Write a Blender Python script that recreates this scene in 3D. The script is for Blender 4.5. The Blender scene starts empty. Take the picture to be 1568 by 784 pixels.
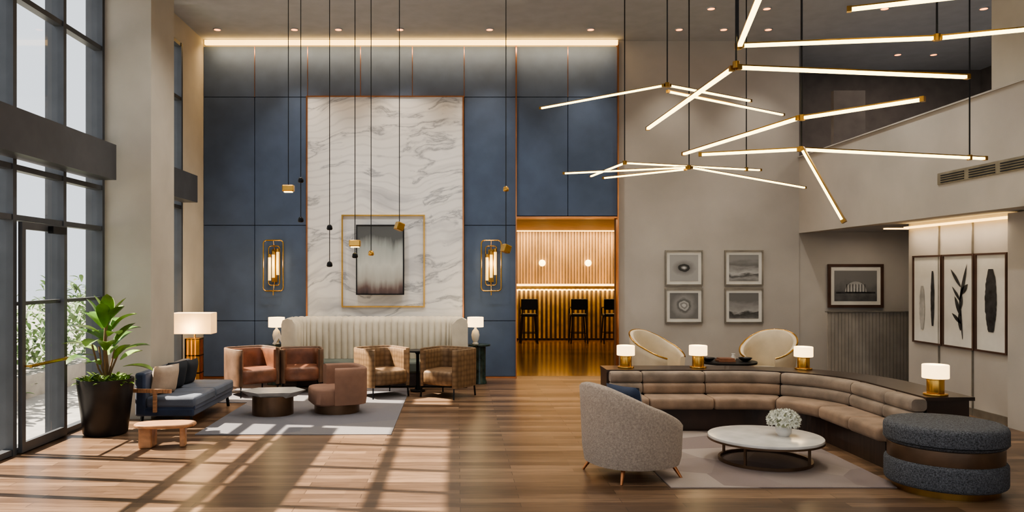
import bpy, math, random
from mathutils import Vector, Matrix
random.seed(7)
pi=math.pi
scene=bpy.context.scene
scene.view_settings.view_transform='AgX'
scene.view_settings.exposure=.3
try: scene.view_settings.look='AgX - Medium High Contrast'
except Exception: pass
COL=scene.collection

# ---------------------------------------------------------------- materials
def lin(c):
    return tuple((((x/255+.055)/1.055)**2.4 if x>10 else x/255/12.92) for x in c)+(1,)
def newmat(name):
    m=bpy.data.materials.new(name); m.use_nodes=True
    nt=m.node_tree; return m,nt,nt.nodes['Principled BSDF']
def N(nt,t,**k):
    n=nt.nodes.new(t)
    for a,b in k.items():
        if a.startswith('_'): setattr(n,a[1:],b)
        else: n.inputs[a.replace('_',' ')].default_value=b
    return n
def coords(nt,scale=(1,1,1),rot=(0,0,0)):
    tc=nt.nodes.new('ShaderNodeTexCoord'); mp=nt.nodes.new('ShaderNodeMapping')
    mp.inputs['Scale'].default_value=scale; mp.inputs['Rotation'].default_value=rot
    nt.links.new(tc.outputs['Object'],mp.inputs['Vector']); return mp.outputs['Vector']
def ramp(nt,fac,stops):
    r=nt.nodes.new('ShaderNodeValToRGB'); e=r.color_ramp.elements
    e[0].position,e[0].color=stops[0][0],lin(stops[0][1]); e[1].position,e[1].color=stops[-1][0],lin(stops[-1][1])
    for p,c in stops[1:-1]:
        x=e.new(p); x.color=lin(c)
    nt.links.new(fac,r.inputs['Fac']); return r.outputs['Color']
def bumpnode(nt,b,h,strength,dist=.01):
    n=nt.nodes.new('ShaderNodeBump'); n.inputs['Strength'].default_value=strength; n.inputs['Distance'].default_value=dist
    nt.links.new(h,n.inputs['Height']); nt.links.new(n.outputs['Normal'],b.inputs['Normal'])
def M(name,col,rough=.5,metal=0,var=.08,vs=4,bump=0,bs=150,emis=None,es=0,coat=0,sheen=0,stretch=(1,1,1)):
    m,nt,b=newmat(name)
    v=coords(nt,stretch)
    n=N(nt,'ShaderNodeTexNoise',Scale=vs,Detail=4.0); nt.links.new(v,n.inputs['Vector'])
    d=tuple(max(0,x*(1-var*1.6)) for x in col); u=tuple(min(255,x*(1+var)) for x in col)
    c=ramp(nt,n.outputs['Fac'],[(.3,d),(.7,u)])
    nt.links.new(c,b.inputs['Base Color'])
    b.inputs['Roughness'].default_value=rough; b.inputs['Metallic'].default_value=metal
    b.inputs['Coat Weight'].default_value=coat
    b.inputs['Sheen Weight'].default_value=sheen
    if bump:
        n2=N(nt,'ShaderNodeTexNoise',Scale=bs,Detail=2.0); nt.links.new(v,n2.inputs['Vector'])
        bumpnode(nt,b,n2.outputs['Fac'],bump)
    if emis:
        b.inputs['Emission Color'].default_value=lin(emis); b.inputs['Emission Strength'].default_value=es
    return m

wall_m=M('plaster_warm_grey',(180,175,169),.85,bump=.25,bs=220,var=.03,vs=1.2)
wall_l=M('plaster_cream',(192,186,174),.85,bump=.2,bs=200,var=.03,vs=1.5)
ceil_m=M('ceiling_paint',(178,182,188),.9,var=.02)
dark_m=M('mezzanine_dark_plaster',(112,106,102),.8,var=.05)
blue_m=M('blue_fabric_panel',(80,97,124),.75,bump=.3,bs=180,var=.04,vs=2.5)
seam_m=M('dark_seam',(30,34,42),.6)
copper=M('copper_trim',(195,135,95),.3,1,var=.05)
copper_r=M('copper_jamb',(136,104,80),.6,.4,var=.05)
brass=M('brass',(205,160,85),.25,1,var=.06)
brass_d=M('aged_brass',(150,115,62),.32,1,var=.1)
alu=M('anodised_dark_frame',(84,87,92),.45,.3,var=.04)
black=M('black_metal',(26,26,28),.4,.5,var=.1)
darkwood=M('dark_walnut',(52,38,32),.35,0,var=.2,vs=3,stretch=(1,12,1),coat=.2)
wood_o=M('oak_orange',(180,134,98),.4,var=.15,vs=3,stretch=(1,14,3))
leather=M('rust_leather',(122,80,60),.42,var=.12,vs=6,bump=.15,bs=90)
leather_o=M('brown_leather',(104,80,64),.45,var=.12,vs=6,bump=.15,bs=90)
terra=M('terracotta_fabric',(144,110,92),.8,var=.06,bump=.2,bs=200)
taupe=M('taupe_boucle',(172,157,143),.95,var=.08,vs=60,bump=.8,bs=160,sheen=.1)
cream=M('cream_upholstery',(212,203,184),.8,var=.04,bump=.2,bs=180)
creamd=M('beige_shell_leather',(198,184,160),.6,var=.04,bump=.2,bs=180)
green_s=M('seat_grey_green',(96,104,98),.8,bump=.2)
navy=M('navy_upholstery',(44,58,84),.75,var=.1,bump=.3,bs=180,sheen=.2)
navy_seat=M('slate_seat_fabric',(98,106,120),.8,var=.06,bump=.3,bs=180)
beige_p=M('beige_pillow_fabric',(190,170,150),.9,bump=.4,bs=150)
black_p=M('charcoal_pillow_fabric',(40,46,54),.85,bump=.3,bs=150)
sofa_a=M('sofa_taupe_velvet',(134,119,106),.75,var=.1,vs=5,bump=.25,bs=160,sheen=.1)
sofa_b=M('sofa_brown_velvet',(144,120,100),.75,var=.1,vs=5,bump=.25,bs=160,sheen=.1)
stool_f=M('slate_tweed',(84,86,91),.95,var=.3,vs=90,bump=.9,bs=140)
green_mar=M('dark_green_marble',(38,52,48),.2,var=.5,vs=6)
marb_top=M('white_marble_top',(216,213,208),.2,var=.05,vs=4)
greystone=M('grey_stone_top',(184,182,178),.35,var=.08,vs=6)
ceramic=M('white_ceramic',(226,222,215),.35,var=.03)
flower_m=M('white_petals',(225,225,212),.8,var=.08,vs=30)
leafm=M('leaf_green',(84,124,50),.35,var=.3,vs=3,coat=.2)
leafm2=M('leaf_light',(134,166,76),.4,var=.25,vs=4)
soil=M('soil',(50,38,28),.9,bump=.5)
bark=M('bark',(120,96,70),.8,bump=.4,bs=60)
pot_m=M('pot_bronze_black',(44,40,38),.4,.3,var=.15)
hedge_m=M('hedge_leaves',(112,138,98),.8,var=.3,vs=5)
pave=M('pavement',(150,150,150),.9,var=.06)
paper=M('paper_white',(216,214,208),.8,var=.02)
ink=M('ink_dark',(50,50,52),.7,var=.3,vs=10)
ink_g=M('print_wash_grey',(168,168,166),.7,var=.12,vs=5)
frame_d=M('frame_dark_bronze',(84,62,52),.4,.2)
frame_s=M('frame_silver',(150,146,138),.35,.6)
shade_m=M('glowing_lamp_shade',(250,235,205),.7,emis=(255,212,145),es=2.8)
shade_l=M('linen_shade',(225,198,155),.8,emis=(255,196,125),es=.8)
led=M('led_diffuser',(255,240,210),.5,emis=(255,228,148),es=5.5)
cove_e=M('cove_led',(255,225,170),.5,emis=(255,202,120),es=3.4)
down_e=M('downlight_lens',(255,200,140),.5,emis=(255,140,60),es=5)
tube_e=M('sconce_tube_glass',(255,225,160),.3,emis=(255,200,110),es=.8)
barwood=M('bar_fluted_wood',(194,156,112),.4,var=.12,vs=3,stretch=(1,1,.3))
bargold=M('bar_gold_slat',(226,178,96),.3,.8,var=.1)
bardark=M('bar_dark_back',(70,52,36),.5)
bronze=M('bronze_base',(104,82,64),.35,.6,var=.1)

def glassmat():
    m,nt,b=newmat('window_glass')
    out=nt.nodes['Material Output']; nt.nodes.remove(b)
    t=N(nt,'ShaderNodeBsdfTransparent',Color=(.95,.96,.97,1)); g=N(nt,'ShaderNodeBsdfGlossy',Roughness=.03)
    lw=N(nt,'ShaderNodeLayerWeight',Blend=.5)
    pw=nt.nodes.new('ShaderNodeMath'); pw.operation='POWER'; pw.inputs[1].default_value=4.0
    nt.links.new(lw.outputs['Facing'],pw.inputs[0])
    ml=nt.nodes.new('ShaderNodeMath'); ml.operation='MULTIPLY_ADD'; ml.inputs[1].default_value=.5; ml.inputs[2].default_value=.03
    nt.links.new(pw.outputs[0],ml.inputs[0])
    mx=nt.nodes.new('ShaderNodeMixShader')
    nt.links.new(ml.outputs[0],mx.inputs[0]); nt.links.new(t.outputs[0],mx.inputs[1]); nt.links.new(g.outputs[0],mx.inputs[2])
    nt.links.new(mx.outputs[0],out.inputs['Surface']); return m
glass=glassmat()

def floormat(name,c1,c2,rough):
    m,nt,b=newmat(name)
    v=coords(nt)
    br=N(nt,'ShaderNodeTexBrick',Scale=1.0)
    br.inputs['Color1'].default_value=lin(c1); br.inputs['Color2'].default_value=lin(c2)
    br.inputs['Mortar'].default_value=lin((64,50,42)); br.inputs['Mortar Size'].default_value=.0025
    br.inputs['Brick Width'].default_value=1.35; br.inputs['Row Height'].default_value=.13; br.offset=.37; br.offset_frequency=2
    nt.links.new(v,br.inputs['Vector'])
    br2=N(nt,'ShaderNodeTexBrick',Scale=1.0)
    br2.inputs['Color1'].default_value=lin((255,250,244)); br2.inputs['Color2'].default_value=lin((210,202,194)); br2.inputs['Mortar'].default_value=lin((230,222,214))
    br2.inputs['Brick Width'].default_value=2.1; br2.inputs['Row Height'].default_value=.13; br2.offset=.61; br2.offset_frequency=3; br2.inputs['Mortar Size'].default_value=0
    nt.links.new(v,br2.inputs['Vector'])
    v2=coords(nt,(1.1,16,1)); n=N(nt,'ShaderNodeTexNoise',Scale=2.2,Detail=6.0,Roughness=.65); nt.links.new(v2,n.inputs['Vector'])
    gr=ramp(nt,n.outputs['Fac'],[(.25,(142,138,134)),(.75,(255,252,248))])
    def mul(a,b_,f):
        mx=nt.nodes.new('ShaderNodeMix'); mx.data_type='RGBA'; mx.blend_type='MULTIPLY'; mx.inputs[0].default_value=f
        nt.links.new(a,mx.inputs[6]); nt.links.new(b_,mx.inputs[7]); return mx.outputs[2]
    nt.links.new(mul(mul(br.outputs['Color'],br2.outputs['Color'],1.0),gr,.95),b.inputs['Base Color'])
    b.inputs['Roughness'].default_value=rough
    bumpnode(nt,b,br.outputs['Fac'],-.2,.003)
    return m
floor_m=floormat('oak_plank_floor',(168,141,118),(112,91,75),.34)
floor_b=floormat('polished_bar_floor',(150,110,70),(114,82,52),.16)

def marblemat():
    m,nt,b=newmat('veined_white_marble')
    v=coords(nt,(1,1,1),(0,.16,0))
    n=N(nt,'ShaderNodeTexNoise',Scale=.45,Detail=3.0,Roughness=.5); nt.links.new(v,n.inputs['Vector'])
    ad=nt.nodes.new('ShaderNodeVectorMath'); ad.operation='MULTIPLY_ADD'
    ad.inputs[1].default_value=(1.5,1.5,1.5); nt.links.new(n.outputs['Color'],ad.inputs[0]); nt.links.new(v,ad.inputs[2])
    mp2=nt.nodes.new('ShaderNodeMapping'); mp2.inputs['Scale'].default_value=(.3,1,1.5); nt.links.new(ad.outputs[0],mp2.inputs['Vector'])
    s=N(nt,'ShaderNodeTexNoise',Scale=1.2,Detail=9.0,Roughness=.52); nt.links.new(mp2.outputs[0],s.inputs['Vector'])
    strata=ramp(nt,s.outputs['Fac'],[(.28,(184,187,193)),(.37,(212,213,215)),(.45,(240,240,239)),(.6,(243,242,240)),(.68,(220,220,221)),(.8,(200,201,204))])
    w=N(nt,'ShaderNodeTexWave',Scale=1.3,Distortion=3.0,Detail=5.0); w.bands_direction='Z'; w.inputs['Detail Roughness'].default_value=.6
    nt.links.new(mp2.outputs[0],w.inputs['Vector'])
    lines=ramp(nt,w.outputs['Fac'],[(0,(196,198,203)),(.1,(236,236,237)),(.3,(255,255,255))])
    s2=N(nt,'ShaderNodeTexNoise',Scale=.8,Detail=9.0,Roughness=.6); nt.links.new(mp2.outputs[0],s2.inputs['Vector'])
    sb=nt.nodes.new('ShaderNodeMath'); sb.operation='SUBTRACT'; sb.inputs[1].default_value=.5; nt.links.new(s2.outputs['Fac'],sb.inputs[0])
    ab=nt.nodes.new('ShaderNodeMath'); ab.operation='ABSOLUTE'; nt.links.new(sb.outputs[0],ab.inputs[0])
    vein=ramp(nt,ab.outputs[0],[(0,(140,146,156)),(.009,(218,220,224)),(.024,(255,255,255))])
    def mul(a,b_,f):
        mx=nt.nodes.new('ShaderNodeMix'); mx.data_type='RGBA'; mx.blend_type='MULTIPLY'; mx.inputs[0].default_value=f
        nt.links.new(a,mx.inputs[6]); nt.links.new(b_,mx.inputs[7]); return mx.outputs[2]
    nt.links.new(mul(mul(strata,lines,.3),vein,.7),b.inputs['Base Color'])
    b.inputs['Roughness'].default_value=.3; return m
marble=marblemat()

def rugmat(name,cols,scale,rot=.5):
    m,nt,b=newmat(name)
    v=coords(nt,(1,1,1),(0,0,rot)); vo=N(nt,'ShaderNodeTexVoronoi',Scale=scale); nt.links.new(v,vo.inputs['Vector'])
    sep=nt.nodes.new('ShaderNodeSeparateColor'); nt.links.new(vo.outputs['Color'],sep.inputs[0])
    c=ramp(nt,sep.outputs[0],[(i/(len(cols)-1),x) for i,x in enumerate(cols)])
    nt.links.new(c,b.inputs['Base Color']); b.inputs['Roughness'].default_value=.95
    n2=N(nt,'ShaderNodeTexNoise',Scale=160.0); nt.links.new(v,n2.inputs['Vector']); bumpnode(nt,b,n2.outputs['Fac'],.5)
    return m
rug1=rugmat('rug_geometric_taupe',[(148,135,128),(126,113,111),(168,155,146),(114,103,103)],1.5)
rug2=rugmat('rug_blue_grey',[(118,115,120),(104,104,111),(130,125,124)],.9)

def quiltmat():
    m,nt,b=newmat('quilted_tan_leather')
    b.inputs['Roughness'].default_value=.55
    v=coords(nt,(1,1,1)); vo=N(nt,'ShaderNodeTexVoronoi',Scale=13.0,Randomness=.25); nt.links.new(v,vo.inputs['Vector'])
    c=ramp(nt,vo.outputs['Distance'],[(.15,(134,106,76)),(.75,(92,70,48))]); nt.links.new(c,b.inputs['Base Color'])
    bumpnode(nt,b,vo.outputs['Distance'],-.7,.03); return m
quilt=quiltmat()

def gradmat(name,stops,axis=2,lo=-1,hi=1,noise=.25,ns=2.5,rough=.5,sc=(1,1,1)):
    m,nt,b=newmat(name); v=coords(nt); v2=coords(nt,sc)
    s=nt.nodes.new('ShaderNodeSeparateXYZ'); nt.links.new(v,s.inputs[0])
    mr=N(nt,'ShaderNodeMapRange'); mr.inputs['From Min'].default_value=lo; mr.inputs['From Max'].default_value=hi
    nt.links.new(s.outputs[axis],mr.inputs['Value'])
    n=N(nt,'ShaderNodeTexNoise',Scale=ns,Detail=7.0); nt.links.new(v2,n.inputs['Vector'])
    ma=nt.nodes.new('ShaderNodeMath'); ma.operation='MULTIPLY_ADD'; ma.inputs[1].default_value=noise
    nt.links.new(n.outputs['Fac'],ma.inputs[0]); nt.links.new(mr.outputs[0],ma.inputs[2])
    c=ramp(nt,ma.outputs[0],stops); nt.links.new(c,b.inputs['Base Color']); b.inputs['Roughness'].default_value=rough
    return m
def orbmat(name,stops,noise=.05,ns=8,sc=(1,1,1)):
    m,nt,b=newmat(name); v=coords(nt,sc)
    l=nt.nodes.new('ShaderNodeVectorMath'); l.operation='LENGTH'; nt.links.new(v,l.inputs[0])
    n=N(nt,'ShaderNodeTexNoise',Scale=ns,Detail=6.0); nt.links.new(v,n.inputs['Vector'])
    ma=nt.nodes.new('ShaderNodeMath'); ma.operation='MULTIPLY_ADD'; ma.inputs[1].default_value=noise; nt.links.new(n.outputs['Fac'],ma.inputs[0])
    m3=nt.nodes.new('ShaderNodeMath'); m3.operation='MULTIPLY'; m3.inputs[1].default_value=3.0; nt.links.new(l.outputs['Value'],m3.inputs[0])
    nt.links.new(m3.outputs[0],ma.inputs[2])
    c=ramp(nt,ma.outputs[0],stops); nt.links.new(c,b.inputs['Base Color']); b.inputs['Roughness'].default_value=.5; return m
canvas_m=gradmat('abstract_canvas',[(.12,(40,32,34)),(.26,(112,94,92)),(.4,(186,186,180)),(.6,(210,214,208)),(.85,(172,180,178)),(1,(96,100,102))],2,-.64,.64,.34,2.2,sc=(3,1,.5))
def g3(x): return (x,x,x)
orb1=orbmat('bw_photo_bowl',[(.1,g3(225)),(.2,g3(150)),(.28,g3(60)),(.4,g3(45)),(.44,g3(120)),(.8,g3(160))],.2,9,(1,1,1.5))
orb2=orbmat('bw_photo_rings',[(.1,g3(60)),(.2,g3(200)),(.3,g3(120)),(.38,g3(180)),(.46,g3(90)),(.6,g3(140)),(.9,g3(110))],.3,9)
land1=gradmat('bw_photo_bridge',[(.2,g3(70)),(.4,g3(150)),(.5,g3(80)),(.58,g3(180)),(.8,g3(110)),(1,g3(140))],2,-.3,.3,.45,7,sc=(.5,1,1.6))
land2=gradmat('bw_photo_lake',[(.15,g3(150)),(.4,g3(90)),(.52,g3(60)),(.6,g3(160)),(.9,g3(110))],2,-.3,.3,.5,6,sc=(.7,1,1.6))
bw_d=gradmat('bw_photo_pavilion',[(.2,(36,36,38)),(.55,(84,84,86)),(.95,(120,120,120))],2,-.4,.4,.7,6)

# ---------------------------------------------------------------- mesh helpers
def group(name,loc=(0,0,0),rz=0):
    e=bpy.data.objects.new(name,None); e.empty_display_size=.1; e.location=loc; e.rotation_euler=(0,0,rz); COL.objects.link(e); return e
def mesh(name,vs,fs,mat,parent=None,smooth=False,bevel=0,loc=(0,0,0),rot=(0,0,0),sub=0,segs=2):
    me=bpy.data.meshes.new(name); me.from_pydata([tuple(v) for v in vs],[],fs); me.validate()
    import bmesh
    bm=bmesh.new(); bm.from_mesh(me); bmesh.ops.recalc_face_normals(bm,faces=bm.faces); bm.to_mesh(me); bm.free()
    o=bpy.data.objects.new(name,me); me.materials.append(mat); COL.objects.link(o)
    o.location=loc; o.rotation_euler=rot
    if parent: o.parent=parent
    if smooth:
        for p in me.polygons: p.use_smooth=True
        try: me.set_sharp_from_angle(angle=math.radians(50))
        except Exception: pass
    if bevel:
        b=o.modifiers.new('bevel','BEVEL'); b.width=bevel; b.segments=segs; b.limit_method='ANGLE'
    if sub:
        s=o.modifiers.new('sub','SUBSURF'); s.levels=sub; s.render_levels=sub
    return o
BF=[(0,1,2,3),(7,6,5,4),(0,4,5,1),(1,5,6,2),(2,6,7,3),(3,7,4,0)]
def bv(c,s):
    x,y,z=c; a,b,d=s[0]/2,s[1]/2,s[2]/2
    return [(x-a,y-b,z-d),(x+a,y-b,z-d),(x+a,y+b,z-d),(x-a,y+b,z-d),(x-a,y-b,z+d),(x+a,y-b,z+d),(x+a,y+b,z+d),(x-a,y+b,z+d)]
def box(name,c,s,mat,parent=None,bevel=0,rot=(0,0,0),segs=2):
    return mesh(name,bv((0,0,0),s),BF,mat,parent,smooth=bevel>0.012,bevel=bevel,loc=c,rot=rot,segs=segs)
def bx(name,x0,x1,y0,y1,z0,z1,mat,parent=None,bevel=0):
    return box(name,((x0+x1)/2,(y0+y1)/2,(z0+z1)/2),(abs(x1-x0),abs(y1-y0),abs(z1-z0)),mat,parent,bevel)
def boxes(name,lst,mat,parent=None,bevel=0):
    vs=[];fs=[]
    for (x0,x1,y0,y1,z0,z1) in lst:
        k=len(vs); vs+=bv(((x0+x1)/2,(y0+y1)/2,(z0+z1)/2),(x1-x0,y1-y0,z1-z0)); fs+=[tuple(i+k for i in f) for f in BF]
    return mesh(name,vs,fs,mat,parent,bevel=bevel)
def lathe(name,prof,mat,parent=None,seg=40,loc=(0,0,0),smooth=True,sx=1,sy=1):
    vs=[];fs=[];n=len(prof)
    for i in range(seg):
        a=2*pi*i/seg
        for r,z in prof: vs.append((r*math.cos(a)*sx,r*math.sin(a)*sy,z))
    for i in range(seg):
        j=(i+1)%seg
        for k in range(n-1): fs.append((i*n+k,j*n+k,j*n+k+1,i*n+k+1))
    fs.append(tuple(i*n for i in range(seg))); fs.append(tuple(i*n+n-1 for i in reversed(range(seg))))
    return mesh(name,vs,fs,mat,parent,smooth=smooth,loc=loc)
def ringlathe(name,prof,mat,parent=None,seg=48,loc=(0,0,0)):
    rings=[[(r*math.cos(2*pi*i/seg),r*math.sin(2*pi*i/seg),z) for r,z in prof] for i in range(seg)]
    o=loft(name,rings,mat,parent,True,True); o.location=loc; return o
def cyl(name,c,r,h,mat,parent=None,seg=32,r2=None,bev=0):
    r2=r if r2 is None else r2
    if bev: prof=[(r-bev,-h/2),(r-bev*.62,-h/2+bev*.08),(r-bev*.3,-h/2+bev*.3),(r-bev*.08,-h/2+bev*.62),(r,-h/2+bev),(r2,h/2-bev),(r2-bev*.08,h/2-bev*.62),(r2-bev*.3,h/2-bev*.3),(r2-bev*.62,h/2-bev*.08),(r2-bev,h/2)]
    else: prof=[(r,-h/2),(r2,h/2)]
    return lathe(name,prof,mat,parent,seg,c)
def rod(name,p,q,w,mat,parent=None,h=None,round_=False,off=0):
    p=Vector(p);q=Vector(q);d=q-p;L=d.length;mid=(p+q)/2
    if round_:
        o=cyl(name,(0,0,0),w/2,L,mat,parent,seg=12)
        o.location=mid; o.rotation_euler=d.to_track_quat('Z','Y').to_euler(); return o
    h=h or w
    o=mesh(name,bv((0,0,off),(w,L,h)),BF,mat,parent); o.location=mid
    o.rotation_euler=d.to_track_quat('Y','Z').to_euler(); return o
def tube(name,pts,r,mat,parent=None,cyclic=False,res=4):
    cu=bpy.data.curves.new(name,'CURVE'); cu.dimensions='3D'; s=cu.splines.new('POLY'); s.points.add(len(pts)-1)
    for i,p in enumerate(pts): s.points[i].co=(*p,1)
    s.use_cyclic_u=cyclic; cu.bevel_depth=r; cu.bevel_resolution=res; cu.use_fill_caps=True; cu.materials.append(mat)
    o=bpy.data.objects.new(name,cu); COL.objects.link(o)
    if parent: o.parent=parent
    return o
def rrect(o0,o1,z0,z1,r,k=4):
    out=[]
    for cx,cz,a0 in ((o1-r,z1-r,0),(o0+r,z1-r,90),(o0+r,z0+r,180),(o1-r,z0+r,270)):
        for i in range(k+1):
            a=math.radians(a0+90*i/k); out.append((cx+r*math.cos(a),cz+r*math.sin(a)))
    return out
def loft(name,rings,mat,parent=None,smooth=True,closed=False):
    n=len(rings[0]); vs=[v for r in rings for v in r]; fs=[]
    R=len(rings)
    for i in range(R if closed else R-1):
        j=(i+1)%R
        for k in range(n): fs.append((i*n+k,j*n+k,j*n+(k+1)%n,i*n+(k+1)%n))
    if not closed:
        fs.append(tuple(range(n))); fs.append(tuple((R-1)*n+k for k in reversed(range(n))))
    return mesh(name,vs,fs,mat,parent,smooth=smooth)
def se(a,rx,ry,n):
    c,s=math.cos(a),math.sin(a)
    return (rx*math.copysign(abs(c)**(2/n),c), ry*math.copysign(abs(s)**(2/n),s))
def tub(name,rx,ry,th,zb,zt,n,gap,mat,parent,flare=0,seg=48,K=5):
    """upholstered shell wrapping round the back, open towards local -Y; zt(b): b=1 at back, 0 at arm fronts"""
    rings=[];top=[]
    a0=-pi/2+gap; a1=3*pi/2-gap
    for i in range(seg+1):
        t=i/seg; a=a0+(a1-a0)*t
        b=(1+math.cos(a-pi/2))/2; z1=zt(b)
        ring=[]
        def P(off,z):
            f=1+flare*(z-zb)/.6
            x,y=se(a,(rx-off),(ry-off),n); return (x*f,y*f,z)
        for k in range(K+1): ring.append(P(0 if k else th*.15,zb+(z1-th*.3-zb)*k/K))
        ring.append(P(th*.15,z1-th*.1)); ring.append(P(th*.5,z1)); ring.append(P(th*.85,z1-th*.1))
        for k in range(K,-1,-1): ring.append(P(th,zb+(z1-th*.3-zb)*k/K))
        rings.append(ring); top.append(P(th*.1,z1-th*.05))
    o=loft(name,rings,mat,parent)
    return top
def seatpad(name,rx,ry,z0,z1,n,mat,parent,r=.03,seg=40,cy=0):
    prof=[(1-r/rx,z0),(1,z0+r),(1,z1-r),(1-r*.3/rx,z1-r*.3),(1-r/rx,z1)]
    vs=[];fs=[];K=len(prof)
    for i in range(seg):
        a=2*pi*i/seg; x,y=se(a,rx,ry,n)
        for s,z in prof: vs.append((x*s,y*s+cy,z))
    for i in range(seg):
        j=(i+1)%seg
        for k in range(K-1): fs.append((i*K+k,j*K+k,j*K+k+1,i*K+k+1))
    fs.append(tuple(i*K for i in range(seg))); fs.append(tuple(i*K+K-1 for i in range(seg)))
    return mesh(name,vs,fs,mat,parent,smooth=True)
def pillow(name,c,s,mat,parent,rot=(0,0,0)):
    vs=[];fs=[];n=10
    for side in (1,-1):
        for i in range(n+1):
            for j in range(n+1):
                u=2*i/n-1;v=2*j/n-1
                t=((1-u**4)*(1-v**4))**.5
                vs.append((u*s[0]/2*(1-.05*(1-abs(v))),side*t*s[1]/2,v*s[2]/2*(1-.05*(1-abs(u)))))
    m=(n+1)**2
    for sd in (0,1):
        for i in range(n):
            for j in range(n):
                a=sd*m+i*(n+1)+j; fs.append((a,a+1,a+n+2,a+n+1))
    o=mesh(name,vs,fs,mat,parent,smooth=True,loc=c,rot=rot); return o
def light(name,kind,loc,power,color=(1,.8,.55),size=.1,rot=(0,0,0),**k):
    l=bpy.data.lights.new(name,kind); l.energy=power; l.color=color
    if kind=='AREA':
        l.shape='RECTANGLE'; l.size=size if not isinstance(size,tuple) else size[0]; l.size_y=l.size if not isinstance(size,tuple) else size[1]
    elif kind!='SUN': l.shadow_soft_size=size
    for a,b in k.items(): setattr(l,a,b)
    o=bpy.data.objects.new(name,l); o.location=loc; o.rotation_euler=rot; COL.objects.link(o); return o

# ---------------------------------------------------------------- room shell
CZ=6.2
bx('floor',-4.75,11.2,-3.2,14.95,-.1,0,floor_m)
bx('floor_bar',-4.75,11.2,14.95,24.2,-.1,0,floor_b)
bx('ceiling',-4.75,11.2,-3.2,17,CZ,CZ+.15,ceil_m)
bx('trim_ceiling_slab',-4.3,1.03,7.5,12.2,6.02,CZ,ceil_m)
# back wall with opening
boxes('wall_back',[(-4.75,1.06,14.74,14.95,0,CZ),(1.06,2.96,14.74,14.95,2.95,CZ),(2.96,6.3,14.72,14.95,0,CZ)],wall_m)
g=group('wall_back_blue_cladding')
xs=[-4.65,-3.71,-2.74,-1.77,-.82,.13,1.08,2.03,2.94]
P=[];G=.006
def cell(i,j0,j1): P.append((xs[i]+G,xs[i+1]-G,14.65,14.72,j0+G,j1-G))
for i in range(8): cell(i,5.15,6.08)
for i in (0,1,5):
    for z0,z1 in ((.03,1.05),(1.05,2.8),(2.8,5.15)): cell(i,z0,z1)
for i in (6,7): cell(i,2.97,5.15)
boxes('panels',P,blue_m,g)
boxes('seam_backing',[(-4.65,1.08,14.72,14.738,0,6.08),(1.08,2.94,14.72,14.738,2.96,6.08)],seam_m,g)
boxes('copper_edging',[(1.07,1.09,14.6,14.73,0,6.08),(2.93,2.955,14.6,14.73,0,6.16),(1.09,2.93,14.62,14.95,2.93,2.96),
   (-2.76,-2.735,14.6,14.66,0,5.165),(.10,.125,14.6,14.66,0,5.165),(-2.735,.10,14.6,14.66,5.145,5.165),(-4.65,-2.76,14.63,14.66,0,.03),(.125,1.07,14.63,14.66,0,.03)]+
   [(x-.005,x+.005,14.645,14.66,5.15,6.08) for x in xs[1:-1]],copper,g)
boxes('door_jamb',[(1.045,1.07,14.73,14.96,0,2.95),(2.94,2.965,14.73,14.96,0,2.95)],copper_r,g)
bx('marble_slab',-2.735,.10,14.62,14.66,.02,5.145,marble,g)
# cove
bx('trim_cove_led',-4.6,2.93,14.55,14.62,6.09,6.17,cove_e)
light('cove_light','AREA',(-.8,14.42,6.05),42,(1,.68,.36),(7.3,.12),(math.radians(22),0,0))
# left wall : columns, glazing
LX=-4.65
bx('column_left',-4.75,-4.02,10.5,11.35,0,CZ,wall_l)
boxes('wall_left',[(-4.85,-4.65,13.49,14.95,0,CZ),(-4.85,-4.65,11.35,12.2,0,CZ),(-4.85,-4.65,-3.2,10.5,5.79,CZ),(-4.85,-4.65,12.2,13.49,5.79,CZ)],wall_l)
def glazing(name,ys,zs,thin=()):
    g=group(name)
    y0,y1=ys[0],ys[-1]; L=[]
    for y in ys: L.append((LX-.2,LX+.02,y-.035,y+.035,0,5.79))
    for z in zs: L.append((LX-.09,LX+.01,y0,y1,z-.03,z+.03))
    L+=list(thin)
    boxes('frame',L,alu,g)
    mesh('glass',[(LX-.05,y0,.03),(LX-.05,y1,.03),(LX-.05,y1,5.79),(LX-.05,y0,5.79)],[(0,1,2,3)],glass,g)
    return g
ys=[-3.0,-1.9,-.8,.3,1.4,2.5,3.6,4.7,5.77,6.45,7.0,7.6,8.37,9.44,10.47]
glazing('window_1',ys,[.04,3.03,3.62,4.85,5.76,2.5],
  [(LX-.08,LX+.01,8.37,9.44,1.57,1.61),(LX-.08,LX+.01,9.44,10.47,1.57,1.61)])
glazing('window_2',[12.23,13.46],[.04,3.03,3.62,4.85,5.76])
boxes('trim_spandrel_beam',[(LX+.021,LX+.28,-3.05,10.25,3.11,3.56),(LX+.021,LX+.28,12.2,13.46,3.11,3.56)],alu)
g=group('door_1')
boxes('leaf_frame',[(LX+.025,LX+.07,8.42,8.49,.02,2.46),(LX+.025,LX+.07,9.32,9.39,.02,2.46),(LX+.025,LX+.07,8.49,9.32,.02,.12),(LX+.025,LX+.07,8.49,9.32,2.38,2.46)],alu,g)
tube('push_bar',[(LX+.14,8.45,.93),(LX+.14,9.38,.93)],.018,brass,g)
boxes('bar_brackets',[(LX+.06,LX+.14,8.46,8.49,.92,.94),(LX+.06,LX+.14,9.33,9.36,.92,.94)],brass,g)
bx('door_closer',LX+.07,LX+.13,8.95,9.25,2.36,2.44,black,g)
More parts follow.
